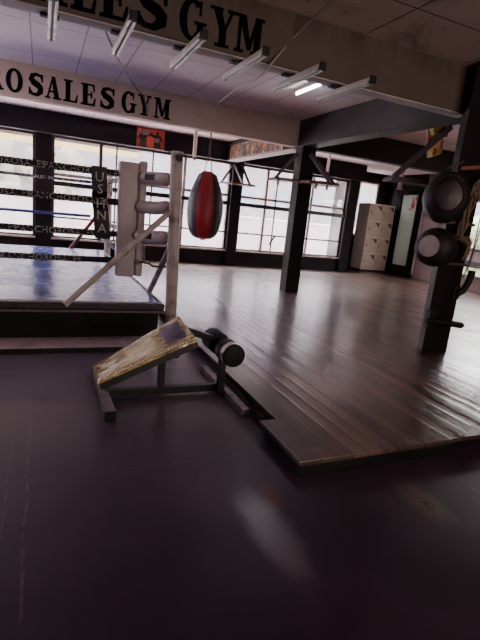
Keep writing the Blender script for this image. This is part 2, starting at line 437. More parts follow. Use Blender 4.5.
# columns
struct(MB().prism([(3.995, 3.77), (4.385, 3.77), (4.385, 4.0), (4.15, 4.0)], HP, ZT).build('column_1', 'column', bevel=.008))
struct(MB().box((4.215, 7.47, HP), (4.5, 7.71, ZT)).build('column_2', 'column', bevel=.008))
for k, (a, b) in enumerate([(-.11, .215), (4.5, 4.775), (8.12, 8.45), (-4.7, -4.42)]):
    struct(MB().box((a, 11.38, 0 if a < 1 else HP), (b, YW + .12, ZB)).build('column_%d' % (k + 3), 'maroon', bevel=.008))
# walls
def wall(name, boxes, mat):
    m = MB()
    for lo, hi in boxes: m.box(lo, hi)
    return struct(m.build(name, mat))
wall('wall_back', [((XL, YW, 0), (8.5, YW + .12, .49))], 'maroon')
wall('wall_alcove', [((8.4, YA, 0), (9.19, YA + .12, ZT)), ((9.95, YA, 0), (XR + .15, YA + .12, ZT)), ((9.19, YA, 2.85), (9.95, YA + .12, ZT)), ((9.19, YA, 0), (9.95, YA + .12, 1.2)), ((8.4, YW + .1, 0), (8.5, YA + .1, ZT))], 'maroon')
wall('wall_right', [((XR, YB, 0), (XR + .15, 6.3, ZT)), ((XR, 6.3, 2.45), (XR + .15, 9.14, ZT)), ((XR, 6.3, 0), (XR + .15, 9.14, .42)), ((XR, 9.14, 0), (XR + .15, 10.78, ZT))], 'plaster')
wall('wall_right_2', [((XR, 10.78, 0), (XR + .15, 11.0, ZT)), ((XR, 11.0, 2.62), (XR + .15, 11.78, ZT)), ((XR, 11.0, 0), (XR + .15, 11.78, .36)), ((XR, 11.78, 0), (XR + .15, YA, ZT))], 'maroon')
wall('wall_left', [((XL - .15, YB, 0), (XL, YW + .12, ZT))], 'plaster')
wall('wall_front', [((XL, YB - .15, 0), (XR, YB, ZT))], 'plaster')
struct(MB().box((XR - .03, 10.75, .2), (XR, 10.785, 2.3)).build('trim_5', 'alu'))
struct(MB().box((XR - .045, 10.78, HP), (XR, 12.35, .25)).build('baseboard_right', 'maroon'))

# ------------------------------------------------------------------ windows
def window(n, x0, x1, mull, poles, z0=.49, z1=ZB, y=YW, transom=True, frame_mat='maroon2', pale=()):
    r = thing('window_%d' % n, None, None, ((x0 + x1) / 2, y, z0), kind='structure')
    f = MB()
    for lo, hi in (((x0, y, z0), (x0 + .06, y + .1, z1)), ((x1 - .06, y, z0), (x1, y + .1, z1)), ((x0 + .06, y, z1 - .05), (x1 - .06, y + .1, z1)), ((x0 + .06, y, z0), (x1 - .06, y + .1, z0 + .05))): f.box(lo, hi)
    f.build('window_frame', frame_mat, r, bevel=.006)
    MB().box((x0 - .02, y - .07, z0 - .03), (x1 + .02, y + .02, z0 + .012)).build('window_sill', 'pale', r, bevel=.005)
    for x in mull:
        MB().box((x - .035, y + .01, z0 + .05), (x + .035, y + .09, z1 - .05)).build('mullion', 'pale' if x in pale else 'maroon2', r, bevel=.005)
    if transom:
        MB().box((x0 + .06, y + .02, 1.87), (x1 - .06, y + .08, 1.935)).build('transom', 'pale', r, bevel=.005)
        MB().box((x0, y - .05, 1.655), (x1, y - .005, 1.755)).build('thick_rail', 'rail', r, bevel=.008)
        MB().cyl((x0, y - .03, .965), (x1, y - .03, .965), .02, n=10).build('thin_rail', 'rail', r, smooth=True)
    for x in poles:
        MB().cyl((x, y - .03, z0 + .01), (x, y - .03, z1 - .02), .019, n=8).cyl((x + .09, y - .03, .95), (x - .05, y - .03, .72), .024, n=8).build('pole', 'rail', r, smooth=True)
    xs = [x0 + .06] + sorted(mull) + [x1 - .06]
    for a, b in zip(xs, xs[1:]): MB().box((a, y + .045, z0 + .05), (b, y + .051, z1 - .05)).build('pane', 'glass', r)
    return r
window(1, -4.42, -.11, (-3.0, -1.55), (), pale=(-3.0, -1.55), transom=False)
window(2, .215, 4.5, (1.26, 3.26), (1.604, 2.45, ), pale=(3.26,), transom=True)
window(3, 4.775, 8.12, (5.55, 6.97), (5.83, 6.72), pale=(5.55, 6.97))
window(4, 9.19, 9.95, (), (), z0=1.2, z1=2.85, y=YA, transom=False, frame_mat='pale')
window(5, -6.5, -4.7, (-5.6,), (), transom=False)
# louvred window on the right wall
r = thing('window_6', None, None, (XR, 7.7, .42), kind='structure')
f = MB()
for lo, hi in (((XR - .02, 6.3, .42), (XR + .1, 6.38, 2.45)), ((XR - .02, 9.06, .42), (XR + .1, 9.14, 2.45)), ((XR - .02, 6.38, 2.37), (XR + .1, 9.06, 2.45)), ((XR - .02, 6.38, .42), (XR + .1, 9.06, .5)), ((XR - .02, 7.6, .5), (XR + .1, 7.68, 2.37)), ((XR - .02, 6.38, .7), (XR + .1, 9.06, .86)), ((XR - .02, 6.38, 1.12), (XR + .1, 9.06, 1.2))): f.box(lo, hi)
f.build('window_frame', 'greywall', r, bevel=.005)
MB().box((XR + .03, 6.38, .86), (XR + .05, 9.06, 1.12)).build('lower_panel', 'pale', r)
lv = MB()
for k in range(6): lv.box((XR + .01, 6.38, 1.25 + k * .19), (XR + .02, 9.06, 1.40 + k * .19), Rm('Y', 24))
lv.build('louvre_pane', 'glass', r)
MB().box((XR + .04, 6.38, .5), (XR + .045, 9.06, .7)).build('pane', 'glass', r)

# glazed door on the right wall
r = thing('door_1', None, None, (XR, 11.4, .3), kind='structure')
f = MB()
for lo, hi in (((XR - .04, 10.98, .28), (XR + .08, 11.06, 2.64)), ((XR - .04, 11.72, .28), (XR + .08, 11.8, 2.64)), ((XR - .04, 11.06, 2.56), (XR + .08, 11.72, 2.64)), ((XR - .04, 11.06, .28), (XR + .08, 11.72, .41))): f.box(lo, hi)
f.build('door_frame', 'maroon', r, bevel=.006)
MB().box((XR + .01, 11.06, .41), (XR + .02, 11.72, 2.56)).build('frosted_pane', 'frosted', r)
MB().box((XR - .06, 11.5, 2.53), (XR - .03, 11.56, 2.62)).build('door_closer', 'woodboard', r, bevel=.006)
e = MB(); px = XR + .002
def esp(pts): e.slab([(px, 11.13 + a, 2.14 + b) for a, b in pts], (-1, 0, 0), .003)
esp([(.06, .0), (.16, .04), (.2, .12), (.14, .2), (.18, .3), (.1, .36), (.12, .26), (.06, .2), (.02, .1)])
esp([(.0, .22), (.06, .3), (.03, .4), (-.03, .3)]); esp([(.12, -.05), (.3, -.02), (.2, .02)])
e.build('emblem', 'emblem', r)
e = MB()
for k in range(5): e.box((px - .002, 11.14 + .03 * (k % 2), 1.93 - k * .11), (px, 11.34 - .02 * (k % 3), 1.955 - k * .11))
e.build('faint_print', 'faint', r)

# ------------------------------------------------------------------ painted signs (slab-serif letters)
def ell(cx, cy, rx, ry, a0, a1, n): return [(cx + rx * math.cos(math.radians(a0 + (a1 - a0) * i / n)), cy + ry * math.sin(math.radians(a0 + (a1 - a0) * i / n))) for i in range(n + 1)]
def ring(cx, cy, ro, ri, a0, a1, n=18):
    o = ell(cx, cy, *ro, a0, a1, n); i = ell(cx, cy, *ri, a0, a1, n)
    return [[o[k], o[k + 1], i[k + 1], i[k]] for k in range(n)]
def rc(x0, y0, x1, y1): return [(x0, y0), (x1, y0), (x1, y1), (x0, y1)]
def stroke(pts, ws):
    out = []; L = []
    for i, p in enumerate(pts):
        a = Vector(pts[max(i - 1, 0)]); b = Vector(pts[min(i + 1, len(pts) - 1)]); d = (b - a).normalized(); nn = Vector((-d.y, d.x)) * ws[i] / 2
        L.append((tuple(Vector(p) + nn), tuple(Vector(p) - nn)))
    for (a, b), (c, d) in zip(L, L[1:]): out.append([a, c, d, b])
    return out
GL = {}
GL['R'] = (.86, [rc(.1, 0, .34, 1), rc(0, 0, .45, .1), rc(0, .9, .42, 1), rc(.34, .88, .45, 1), rc(.34, .44, .48, .55), [(.4, .5), (.62, .5), (.9, 0), (.62, 0)], rc(.6, 0, .92, .09)] + ring(.44, .72, (.32, .28), (.12, .17), -90, 90))
GL['O'] = (.86, ring(.43, .5, (.43, .53), (.18, .4), 0, 360, 28))
WB = 1.18
sp = [(.66, .74), (.6, .9), (.4, .955), (.2, .88), (.16, .72), (.27, .59), (.45, .5), (.58, .38), (.58, .2), (.42, .06), (.2, .07), (.08, .26)]
GL['S'] = (.74, stroke(sp, [.08, .13, .15, .2, .27, .29, .3, .29, .26, .18, .15, .1]) + [rc(.62, .64, .7, .98), rc(.04, .03, .12, .36)])
GL['A'] = (.94, [[(.08, 0), (.19, 0), (.5, 1), (.4, 1)], [(.54, 0), (.84, 0), (.56, 1), (.36, 1)], rc(.25, .28, .64, .37), rc(0, 0, .32, .09), rc(.46, 0, .94, .09)])
GL['L'] = (.74, [rc(.1, 0, .35, 1), rc(0, .91, .46, 1), rc(0, 0, .7, .1), [(.58, .1), (.7, .1), (.74, .38), (.67, .38)]])
GL['E'] = (.78, [rc(.1, 0, .35, 1), rc(0, .91, .68, 1), rc(0, 0, .72, .1), rc(.35, .46, .54, .55), rc(.49, .34, .57, .67), [(.57, .91), (.68, .91), (.7, .66), (.63, .66)], [(.6, .1), (.72, .1), (.76, .38), (.69, .38)]])
GL['G'] = (.9, ring(.43, .5, (.43, .53), (.17, .41), 48, 318, 24) + [rc(.5, .4, .92, .49), rc(.6, .02, .82, .45), rc(.66, .64, .74, 1.0), [(.62, .86), (.7, .78), (.7, .95), (.62, .98)]])
GL['Y'] = (.9, [[(.08, 1), (.36, 1), (.58, .42), (.34, .42)], [(.7, 1), (.82, 1), (.56, .42), (.46, .42)], rc(.33, 0, .58, .46), rc(.2, 0, .7, .09), rc(0, .91, .43, 1), rc(.58, .91, .92, 1)])
GL['M'] = (1.06, [rc(.1, 0, .22, 1), rc(.7, 0, .95, 1), [(.1, 1), (.36, 1), (.6, .2), (.46, .1)], [(.46, .1), (.6, .1), (.82, 1), (.72, 1)], rc(0, 0, .34, .09), rc(.6, 0, 1.05, .09), rc(0, .91, .3, 1), rc(.72, .91, 1.05, 1)])
def sign(words_, z0, h, y, label):
    r = thing('painted_sign', label, 'lettering', (words_[-1][1][0][1], y, z0))
    for word in words_:
        for c, x0, x1 in word[1]:
            m = MB()
            k = (x1 - x0) / max(p[0] for q in GL[c][1] for p in q)
            for q in GL[c][1]: m.slab([(x0 + a * k, y, z0 + b * h) for a, b in q], (0, -1, 0), .003)
            m.build('letter', 'signink', r)
    return r
sign([('ROSALES', [('R', -.72, -.5), ('O', -.47, -.26), ('S', -.22, -.02), ('A', -.1, .13), ('L', .165, .36), ('E', .385, .585), ('S', .64, .9)][:2] + [('S', -.24, -.06), ('A', -.05, .17), ('L', .19, .37), ('E', .39, .6), ('S', .645, .895)]), ('GYM', [('G', .99, 1.215), ('Y', 1.24, 1.475), ('M', 1.465, 1.725)])], 2.745, .285, 3.9565, 'big navy slab serif ROSALES GYM painted on the nearer beam, cropped by the frame top')
sign([('ROSALES', [('R', -.70, -.475), ('O', -.45, -.235), ('S', -.175, .025), ('A', .045, .265), ('L', .29, .49), ('E', .525, .74), ('S', .79, 1.005)]), ('GYM', [('G', 1.105, 1.335), ('Y', 1.35, 1.56), ('M', 1.60, 1.865)])], 2.765, .295, 7.6305, 'navy slab serif ROSALES GYM painted on the farther beam, seen below the strip lamps')

# ------------------------------------------------------------------ strip lamps under the nearer beam
def lamp(x, label):
    L = (x, 3.96, 2.655); r = thing('ceiling_strip_lamp', label, 'lamp', L, 'unlit strip lamps under the front beam')
    MB().box((x - .024, 3.53, 2.64), (x + .024, 4.39, 2.675)).build('batten', 'batten', r, bevel=.006)
    for s in (-1, 1):
        MB().cyl((x + s * .019, 3.55, 2.632), (x + s * .019, 4.37, 2.632), .0125, n=10).build('tube', 'tube', r, smooth=True)
    MB().box((x - .028, 3.505, 2.618), (x + .028, 3.532, 2.682)).build('end_cap', 'black', r, bevel=.006)
    MB().box((x - .026, 4.388, 2.62), (x + .026, 4.4, 2.678)).build('end_cap', 'batten', r, bevel=.004)
    MB().box((x - .085, 4.03, 2.682), (x + .05, 4.1, 2.704)).box((x - .02, 4.0, 2.67), (x + .02, 4.08, 2.704)).build('bracket', 'blackvinyl', r, bevel=.01)
    return r
XS = [.07, .567, 1.067, 1.563, 2.074, 2.58]
LB = ['unlit strip lamp hung under the beam in front of the letter L', 'unlit strip lamp under the beam crossing the big letters E and S',
      'unlit strip lamp whose dark end touches the big letter G', 'unlit strip lamp whose dark end lies below the big letter M',
      'unlit strip lamp just past the big letter M, beside the lit tube', 'unlit strip lamp nearest to the dark side beam, last of its row']
lp = lamp(XS[0], LB[0])
for x, t in zip(XS[1:], LB[1:]): dup(lp, (x, 3.96, 2.655), t)
r = thing('ceiling_tube_lamp', 'lit white tube lamp on the ceiling behind the beam, the only one glowing', 'lamp', (3.18, 5.7, 3.1))
MB().box((3.15, 5.33, 3.118), (3.21, 6.03, ZT)).build('batten', 'batten', r, bevel=.005)
MB().cyl((3.18, 5.37, 3.098), (3.18, 5.99, 3.098), .013, n=12).build('tube', 'lit', r, smooth=True)
for y in (5.35, 6.0): MB().box((3.16, y - .02, 3.08), (3.2, y + .01, 3.12)).build('end_cap', 'batten', r, bevel=.004)
def vlamp(x, y, z0, label):
    r = thing('hanging_batten', label, 'lamp', (x, y, z0), 'upright white battens hung from the far ceiling')
    MB().box((x - .035, y - .02, z0 + .06), (x + .035, y + .03, ZT)).build('batten', 'batten', r, bevel=.008)
    MB().box((x - .016, y - .012, z0), (x + .016, y + .015, z0 + .062)).build('plug', 'blackvinyl', r, bevel=.004)
vlamp(2.72, 9.0, 2.36, 'upright white batten hanging beside the teardrop bag chain')
vlamp(6.73, 10.5, 2.66, 'upright white batten hanging past the middle column')

# ------------------------------------------------------------------ cables
def bez(p, n=24):
    p = [Vector(a) for a in p]; out = []
    for i in range(len(p) - 1):
        a, b = p[i], p[i + 1]; ta = (p[min(i + 1, len(p) - 1)] - p[max(i - 1, 0)]) / 2; tb = (p[min(i + 2, len(p) - 1)] - p[i]) / 2
        for k in range(n):
            t = k / n; out.append(a * (2 * t**3 - 3 * t**2 + 1) + ta * (t**3 - 2 * t**2 + t) + b * (-2 * t**3 + 3 * t**2) + tb * (t**3 - t**2))
    return out + [p[-1]]
tag(MB().tube(bez([(2.06, 3.2, 3.15), (2.03, 3.92, 3.0), (1.86, 3.93, 2.78), (1.69, 3.92, 2.57), (2.05, 5.4, 2.82), (2.57, 7.6, 3.09)]), .0085, 6).build('hanging_cable', 'whitecord', smooth=True), 'thin white cable looping down across the beam and over the ceiling', 'cable')
tag(MB().tube(bez([(.42, 4.13, 2.9), (.52, 5.0, 3.06), (.8, 6.1, 3.1), (1.2, 7.2, 3.08), (1.40, 7.55, 3.03), (1.46, 7.612, 2.95), (1.5, 7.612, 2.8)]), .009, 6).build('sagging_cable', 'greycord', smooth=True), 'grey cable sagging over the white ceiling towards the letter Y', 'cable')

# ------------------------------------------------------------------ boxing ring
ZC = .42; X0, X1, Y0, Y1 = -4.1, 1.215, 4.685, 10.05
ringo = thing('boxing_ring', 'boxing ring with blue canvas, white padded corners and black lettered ropes', 'boxing ring', ((X0 + X1) / 2, 7.3, 0))
MB().box((X0 + .05, Y0 + .06, .05), (X1 - .05, Y1 - .05, ZC - .075)).build('skirt', 'darkskirt', ringo)
MB().box((X0 - .2, 4.40, 0), (1.29, Y1, .052)).build('base_step', paint('brightened_rubber_step', (232, 208, 220), .4, vary=.4, scale=4), ringo, bevel=.01)  # step coloured nearly white to stand in for light on its top
MB().box((X0 + .09, Y0 + .09, ZC - .06), (X1 - .04, Y1 - .04, ZC)).build('canvas', 'canvas', ringo, bevel=.02)
MB().box((X0 - .2, 4.388, 0), (1.29, 4.402, .046)).build('step_edge', 'black', ringo)
e = MB()
e.box((X0, Y0, ZC - .07), (X1, Y0 + .09, ZC + .002)).box((X1 - .04, Y0 + .09, ZC - .07), (X1, Y1, ZC + .002)).box((X0, Y0 + .09, ZC - .07), (X0 + .09, Y1, ZC + .002)).box((X0 + .09, Y1 - .04, ZC - .07), (X1 - .04, Y1, ZC + .002))
e.build('canvas_border', 'ringedge', ringo, bevel=.012)
MB().box((X0, Y0 - .012, ZC - .095), (X1 + .01, Y0 + .02, ZC - .072)).build('edge_trim', 'ringtrim', ringo, bevel=.004)
RZ = [1.72, 1.425, 1.085, .80]
CORN = {'fr': ((1.29, 4.7), (.90, 5.22)), 'br': ((1.28, 10.0), (.93, 9.5)), 'fl': ((-4.05, 4.7), (-3.7, 5.22)), 'bl': ((-4.05, 10.0), (-3.7, 9.5))}
def post(key, mat, top=1.99):
    (px_, py_), (cx, cy) = CORN[key]
    zb_ = 0. if key[0] == 'f' and key[1] == 'r' else ZC - .02
    p = MB().cyl((px_, py_ - .02, .05), (px_ - (.055 if key == 'fr' else 0), py_ - .02, top - .02), .062, n=24).build('corner_post', mat, ringo, smooth=True, bevel=.008)
    if key == 'fr':
        q = Vector((1.235, 4.66, 1.905)); d = Vector((.1, -.9, 0)).normalized()
        MB().cyl(q + d * .045 , q + d * .065, .034, n=16).build('emblem', 'blackvinyl', p)
        for z in (1.72, 1.42, 1.1): MB().cyl((1.247, 4.612, z - .12), (1.247, 4.65, z - .12), .008, n=8).build('bolt', 'steel', p)
    return p
post('fr', 'whitesteel'); post('br', 'whitesteel'); post('fl', 'rust'); post('bl', 'whitesteel')
# padded corner hanging from the ropes
q = MB().box((.755, 5.14, .628), (.965, 5.27, 1.85)).build('corner_cushion', 'whitepad', ringo, bevel=.025, seg=3, smooth=True)
MB().box((.967, 5.12, .64), (1.045, 5.26, 1.875)).build('cushion_flap', 'whitepad', q, bevel=.02, seg=3, smooth=True)
for z in RZ: MB().box((.955, 5.105, z - .03), (1.0, 5.14, z + .03)).build('rope_strap', 'ringtrim', q, bevel=.008)
for k_, (kx, ky) in (('fl', (-3.7, 5.22)), ('bl', (-3.7, 9.5))):
    MB().box((kx - .12, ky - .07, .60), (kx + .12, ky + .07, 1.85)).build('corner_cushion', 'whitepad', ringo, bevel=.025, seg=3, smooth=True)
# turnbuckle pads between cushion and post
def pad(a, b, rr, bow, lab):
    a, b = Vector(a), Vector(b); pts = []; rs = []
    for i in range(13):
        t = i / 12; pts.append(a.lerp(b, t) + Vector((0, 0, -bow * math.sin(PI * t)))); e_ = min(t, 1 - t); rs.append(rr * (.55 + .45 * min(1, e_ / .12) ** .5))
    p = MB().tube(pts, rs, 18).build('turnbuckle_pad', 'whitepad', ringo, smooth=True)
    d = (b - a).normalized(); side = Vector((0, 0, 1)).cross(d).normalized()
    if side.y > 0: side = -side
    if lab:
        c = a.lerp(b, .45) + side * (rr * .97) + Vector((0, 0, -bow + .012))
        MB().obox(c - d * .07, c + d * .07, .012, .06).build('pad_label', 'blackvinyl', p, bevel=.004)
    s0 = b; MB().cyl(b - d * .01, Vector((b.x, b.y, b.z)) + d * .07, .014, n=8).build('turnbuckle_bolt', 'steel', p)
    return p
pad((.99, 5.14, 1.70), (1.21, 4.78, 1.70), .07, .0, True)
pad((.965, 5.15, 1.41), (1.225, 4.78, 1.435), .068, .02, False)
pad((.96, 5.14, 1.095), (1.235, 4.78, 1.12), .07, .01, True)
pad((.95, 9.55, 1.78), (1.2, 9.93, 1.78), .075, 0, False)
pq = pad((.97, 9.55, 1.42), (1.22, 9.93, 1.42), .085, .02, False); pq.data.materials.clear(); pq.data.materials.append(M['rust'])
MB().tube(bez([(1.0, 5.13, .80), (1.08, 5.0, .81), (1.13, 4.92, .79), (1.265, 4.75, .82)], 8), .012, 8).tube([(1.04, 5.06, 1.0), (1.05, 5.06, .8)], .006, 6).build('turnbuckle', 'rail', ringo, smooth=True)
MB().cyl((1.03, 5.08, 1.015), (1.245, 4.75, 1.045), .008, n=8).cyl((1.04, 5.06, 1.0), (1.045, 5.06, .82), .007, n=8).build('loose_cord', 'whitesteel', ringo)
# braces
MB().cyl((.215, 4.585, ZC + .0), (1.205, 4.67, 1.385), .03, n=14).build('brace', 'whitesteel', ringo, smooth=True)
MB().cyl((1.30 - .085, 5.46, ZC), (1.265, 4.75, 1.06), .034, n=14).build('brace', 'whitesteel', ringo, smooth=True)
MB().cyl((.56, 10.03, ZC), (1.25, 10.0, 1.4), .035, n=14).build('brace', 'rust', ringo, smooth=True)
# ropes
def sag(a, b, s, n=30):
    a, b = Vector(a), Vector(b)
    return [a.lerp(b, i / n) + Vector((0, 0, -s * 4 * (i / n) * (1 - i / n))) for i in range(n + 1)]
TX = 'PANCHOROSALES'
for i, z in enumerate(RZ):
    rr = [.036, .034, .033, .031][i]
    rp = MB().tube(sag((-3.65, 5.2, z), (.80, 5.2, z), .012), rr, 12).build('rope', 'ropeblack', ringo, smooth=True)
    for k in range(7):
        xc = .40 - k * .745 - .13 * i
        if xc < -3.2: break
        font_mesh(TX if (k + i) % 2 == 0 else 'RANCHOROSALES', .092, lambda x, y, z=z, rr=rr, xc=xc: (xc + x, 5.2 - rr - .002 + .3 * y * y / rr, z - .010 + y), rp, 'rope_lettering', 'lettering', 1.02)
for i, z in enumerate(RZ):
    rb = MB().tube(sag((-3.65, 9.5, z + .02), (.88, 9.5, z + .03), .012), .026, 8).build('rope', 'ropeblue' if i == 2 else 'ropeblack', ringo, smooth=True)
    if i == 0:
        for k in range(5):
            font_mesh(TX, .08, lambda x, y, k=k: (.45 - .72 * k + x, 9.5 - .028, 1.738 + y), rb, 'rope_lettering', 'lettering')
    MB().tube(sag((.95, 5.27, z), (.95, 9.45, z + .02), .01), .03, 8).build('rope', 'ropeblack', ringo, smooth=True)
    MB().tube(sag((-3.7, 5.27, z), (-3.7, 9.45, z + .02), .01), .03, 8).build('rope', 'ropeblack', ringo, smooth=True)
# spacer banner woven through the ropes
bp = [(.548, 5.145, 1.765), (.552, 5.145, 1.66), (.565, 5.16, 1.52), (.572, 5.262, 1.425), (.58, 5.16, 1.33), (.59, 5.14, 1.2), (.60, 5.15, 1.085), (.608, 5.16, 1.03)]
b = MB(); w = .078
for (x, y, z), (x2, y2, z2) in zip(bp, bp[1:]):
    b.slab([(x - w, y, z), (x + w, y, z), (x2 + w, y2, z2), (x2 - w, y2, z2)], (0, -1, 0), -.006)
bn = b.build('rope_spacer_banner', 'blackvinyl', ringo)
for ch, z, x in zip('USHNA', (1.655, 1.535, 1.385, 1.27, 1.135), (.555, .566, .576, .587, .597)):
    font_mesh(ch, .135, lambda a, c, x=x, z=z: (x + a, 5.133, z + c), bn, 'banner_letter', 'lettering')

# ------------------------------------------------------------------ teardrop bag
bx, by = 2.655, 7.9
r = thing('teardrop_punch_bag', 'red and dark maroon teardrop punch bag hanging on chains beside the ring', 'punch bag', (bx, by, 2.7))
prof = [(.02, .945), (.11, .952), (.18, .985), (.232, 1.05), (.262, 1.14), (.286, 1.26), (.299, 1.40), (.297, 1.52), (.274, 1.68), (.232, 1.84), (.185, 1.96), (.15, 2.045), (.11, 2.075), (.02, 2.085)]
cam_ang = math.atan2(-by, -bx)
cuts = [-27, 27, 90, 144, 216, 270, 333]
for k in range(6):
    a0, a1 = math.radians(cuts[k]) + cam_ang, math.radians(cuts[k + 1]) + cam_ang
    MB().lathe([(rd * 1.06, z) for rd, z in prof], (bx, by, 0), n=10, a0=a0 - .0, a1=a1 + .0).build('leather_panel', 'red' if k in (0, 3) else 'darkleather', r, smooth=True)
MB().cyl((bx, by, .925), (bx, by, .95), .05, n=14).build('bottom_ring', 'steel', r, smooth=True)
MB().cyl((bx, by, 2.07), (bx, by, 2.10), .12, .08, n=20).build('top_cap', 'blackvinyl', r, smooth=True)
for a in range(4):
    A = a * PI / 2 + .5
    MB().cyl((bx + .1 * math.cos(A), by + .1 * math.sin(A), 2.08), (bx, by, 2.47), .006, n=6).build('strap', 'chain', r)
c = MB()
for k in range(7):
    z = 2.47 + k * .036; c.lathe([(.016 + .005 * math.cos(t * PI / 4), .005 * math.sin(t * PI / 4)) for t in range(9)], (bx, by, z), (1, 0, 0) if k % 2 else (0, 1, 0), n=10)
c.build('chain', 'chain', r, smooth=True)
MB().cyl((bx, by, 2.70), (bx, by, ZT), .014, n=8).build('hook_rod', 'blackvinyl', r)

# ------------------------------------------------------------------ posters and pictures
r = thing('boxing_poster', 'red poster with two dark boxing figures high above the ring corner', 'poster', (2.31, 11.22, 2.73))
MB().box((2.0, 11.212, 2.722), (2.64, 11.229, 3.15)).build('poster_sheet', 'redposter', r)
def fig(ox, s, mat, name):
    m = MB(); y = 11.2115
    def P(pts): m.slab([(ox + s * a, y, 2.73 + b) for a, b in pts], (0, -1, 0), .002)
    P(ell(.0, .335, .038, .042, 0, 360, 14)[:-1]); P([(-.07, .29), (.06, .3), (.075, .12), (-.07, .1)])
    P([(-.07, .12), (.07, .12), (.09, .0), (-.1, .0)]); P([(.03, .28), (.16, .31), (.17, .26), (.04, .21)]); P(ell(.185, .29, .04, .036, 0, 360, 12)[:-1])
    P([(-.07, .29), (-.14, .2), (-.06, .16)]); m.build(name, mat, r)
fig(2.15, 1, 'posterdark', 'boxer_figure'); fig(2.47, -1, 'posterdark', 'boxer_figure')
MB().box((2.13, 11.2095, 2.99), (2.28, 11.2115, 3.1)).build('poster_caption', 'postergrey', r)
MB().box((2.41, 11.2085, 2.86), (2.52, 11.2095, 2.95)).build('trunks', 'postergrey', r)
MB().lathe([(.014, 0), (.022, 0), (.022, .002), (.014, .002), (.014, 0)], (2.06, 11.2115, 3.09), (0, -1, 0), n=16).build('round_badge', 'whitepad', r)
r = thing('picture_strip', 'long strip of pasted colour pictures on the side beam behind the middle column', 'picture', (4.24, 9.7, 2.73))
MB().box((4.236, 8.3, 2.735), (4.249, 11.0, 3.05)).build('picture_sheet', collage_mat(), r)
MB().box((4.23, 8.28, 2.722), (4.25, 11.02, 2.74)).box((4.23, 11.0, 2.74), (4.25, 11.02, 3.05)).build('picture_edge', 'pale', r)
r = thing('fruit_picture', 'small orange and yellow picture board hung high by the bag column', 'picture', (3.95, 4.2, 2.3))
MB().slab([(3.84, 4.14, 2.53), (4.06, 4.14, 2.60), (4.1, 4.14, 2.31), (3.92, 4.14, 2.245)], (0, -1, 0), -.012).build('picture_sheet', picture_mat(), r)
MB().obox((3.835, 4.136, 2.53), (3.915, 4.136, 2.245), .016, .012).build('picture_edge', 'palewood', r)
MB().slab([(4.06, 4.138, 2.60), (4.14, 4.138, 2.6), (4.13, 4.138, 2.5), (4.075, 4.138, 2.48)], (0, -1, 0), -.012).build('green_corner', paint('green_picture_corner', (60, 104, 80), .5), r)

# ------------------------------------------------------------------ speed bag boards
def speedboard(label, base, pts, z, th, braces, mat, edge, swivels=(), edge_h=.03):
    r = thing('speed_bag_board', label, 'speed bag board', base)
    MB().prism(pts, z, z + th).build('board', mat, r, bevel=.006)
    big = [(p[0], p[1]) for p in pts]
    e = MB()
    for a, b_ in zip(big, big[1:] + big[:1]): e.obox((*a, z + th * .25), (*b_, z + th * .25), .03, edge_h)
    e.build('board_rim', edge, r, bevel=.004)
    for a, b_ in braces: MB().obox(a, b_, .05, .05).build('brace', 'purplewood', r, bevel=.006)
    for x, y in swivels:
        s = MB().cyl((x, y, z - .05), (x, y, z), .022, n=10).cyl((x, y, z - .075), (x, y, z - .05), .035, .02, n=12).build('swivel', 'palewood', r, smooth=True)
    return r
speedboard('red-brown speed bag board braced to the wall column left of the wide window', (4.62, 11.2, 2.2),
           [(4.15, 11.37), (5.02, 11.37), (4.95, 10.95), (4.3, 10.95)], 2.17, .035,
           [((4.18, 11.33, 2.2), (4.5, 11.35, 2.68)), ((4.98, 11.33, 2.2), (4.7, 11.35, 2.68)), ((4.62, 10.98, 2.2), (4.5, 11.34, 2.66))], 'woodboard', 'woodboard')
speedboard('small speed bag board braced to the left face of the middle column', (4.0, 7.6, 2.1),
           [(4.21, 7.48), (4.21, 7.85), (3.84, 7.95), (3.84, 7.6)], 2.11, .04,
           [((3.88, 7.75, 2.14), (4.2, 7.6, 2.6))], 'woodboard', 'woodboard', [(3.95, 7.75)])
speedboard('wide round-edged speed bag board on the right side of the middle column', (4.6, 7.4, 2.1),
           [(4.235, 7.46), (4.25, 7.15)] + ell(4.58, 7.2, .26, .26, -110, 20, 8) + [(4.83, 7.46)], 2.09, .045,
           [((4.78, 7.2, 2.14), (4.36, 7.43, 2.62)), ((4.58, 7.05, 2.14), (4.36, 7.43, 2.58))], 'woodboard', 'woodboard', [(4.45, 7.25), (4.68, 7.25)])
speedboard('dark purple speed bag board with pale rim on the left of the bag column', (3.6, 3.95, 1.95),
           [(4.03, 3.9), (4.1, 4.1), (3.42, 4.2), (3.36, 3.98)], 1.94, .04,
           [((3.42, 4.05, 1.98), (4.05, 4.02, 2.57))], 'purplewood', 'purplewood', [(3.55, 4.08)])
MB_ = MB().cyl((3.58, 4.115, 1.982), (3.58, 4.115, 2.07), .026, n=12).cyl((3.58, 4.115, 2.07), (3.58, 4.115, 2.09), .02, .012, n=12)
tag(MB_.build('white_cup', 'palewood', smooth=True), 'small white cup standing on the dark purple speed bag board', 'cup')
r = thing('wooden_bracket_board', 'orange-brown board sticking out of the bag column above the straw-coloured ropes', 'board', (4.39, 3.65, 2.11))
MB().box((4.03, 3.52, 2.11), (4.75, 3.765, 2.15)).build('board', 'orange', r, bevel=.006)
MB().obox((4.39, 3.79, 2.6), (4.7, 3.6, 2.17), .05, .05).build('brace', 'purplewood', r, bevel=.006)
tag(MB().cyl((3.74, 3.66, 2.085), (3.98, 3.7, 2.185), .012, n=8).build('steel_rod', 'steel'), 'thin grey rod slanting above the upper uppercut bag', 'rod')

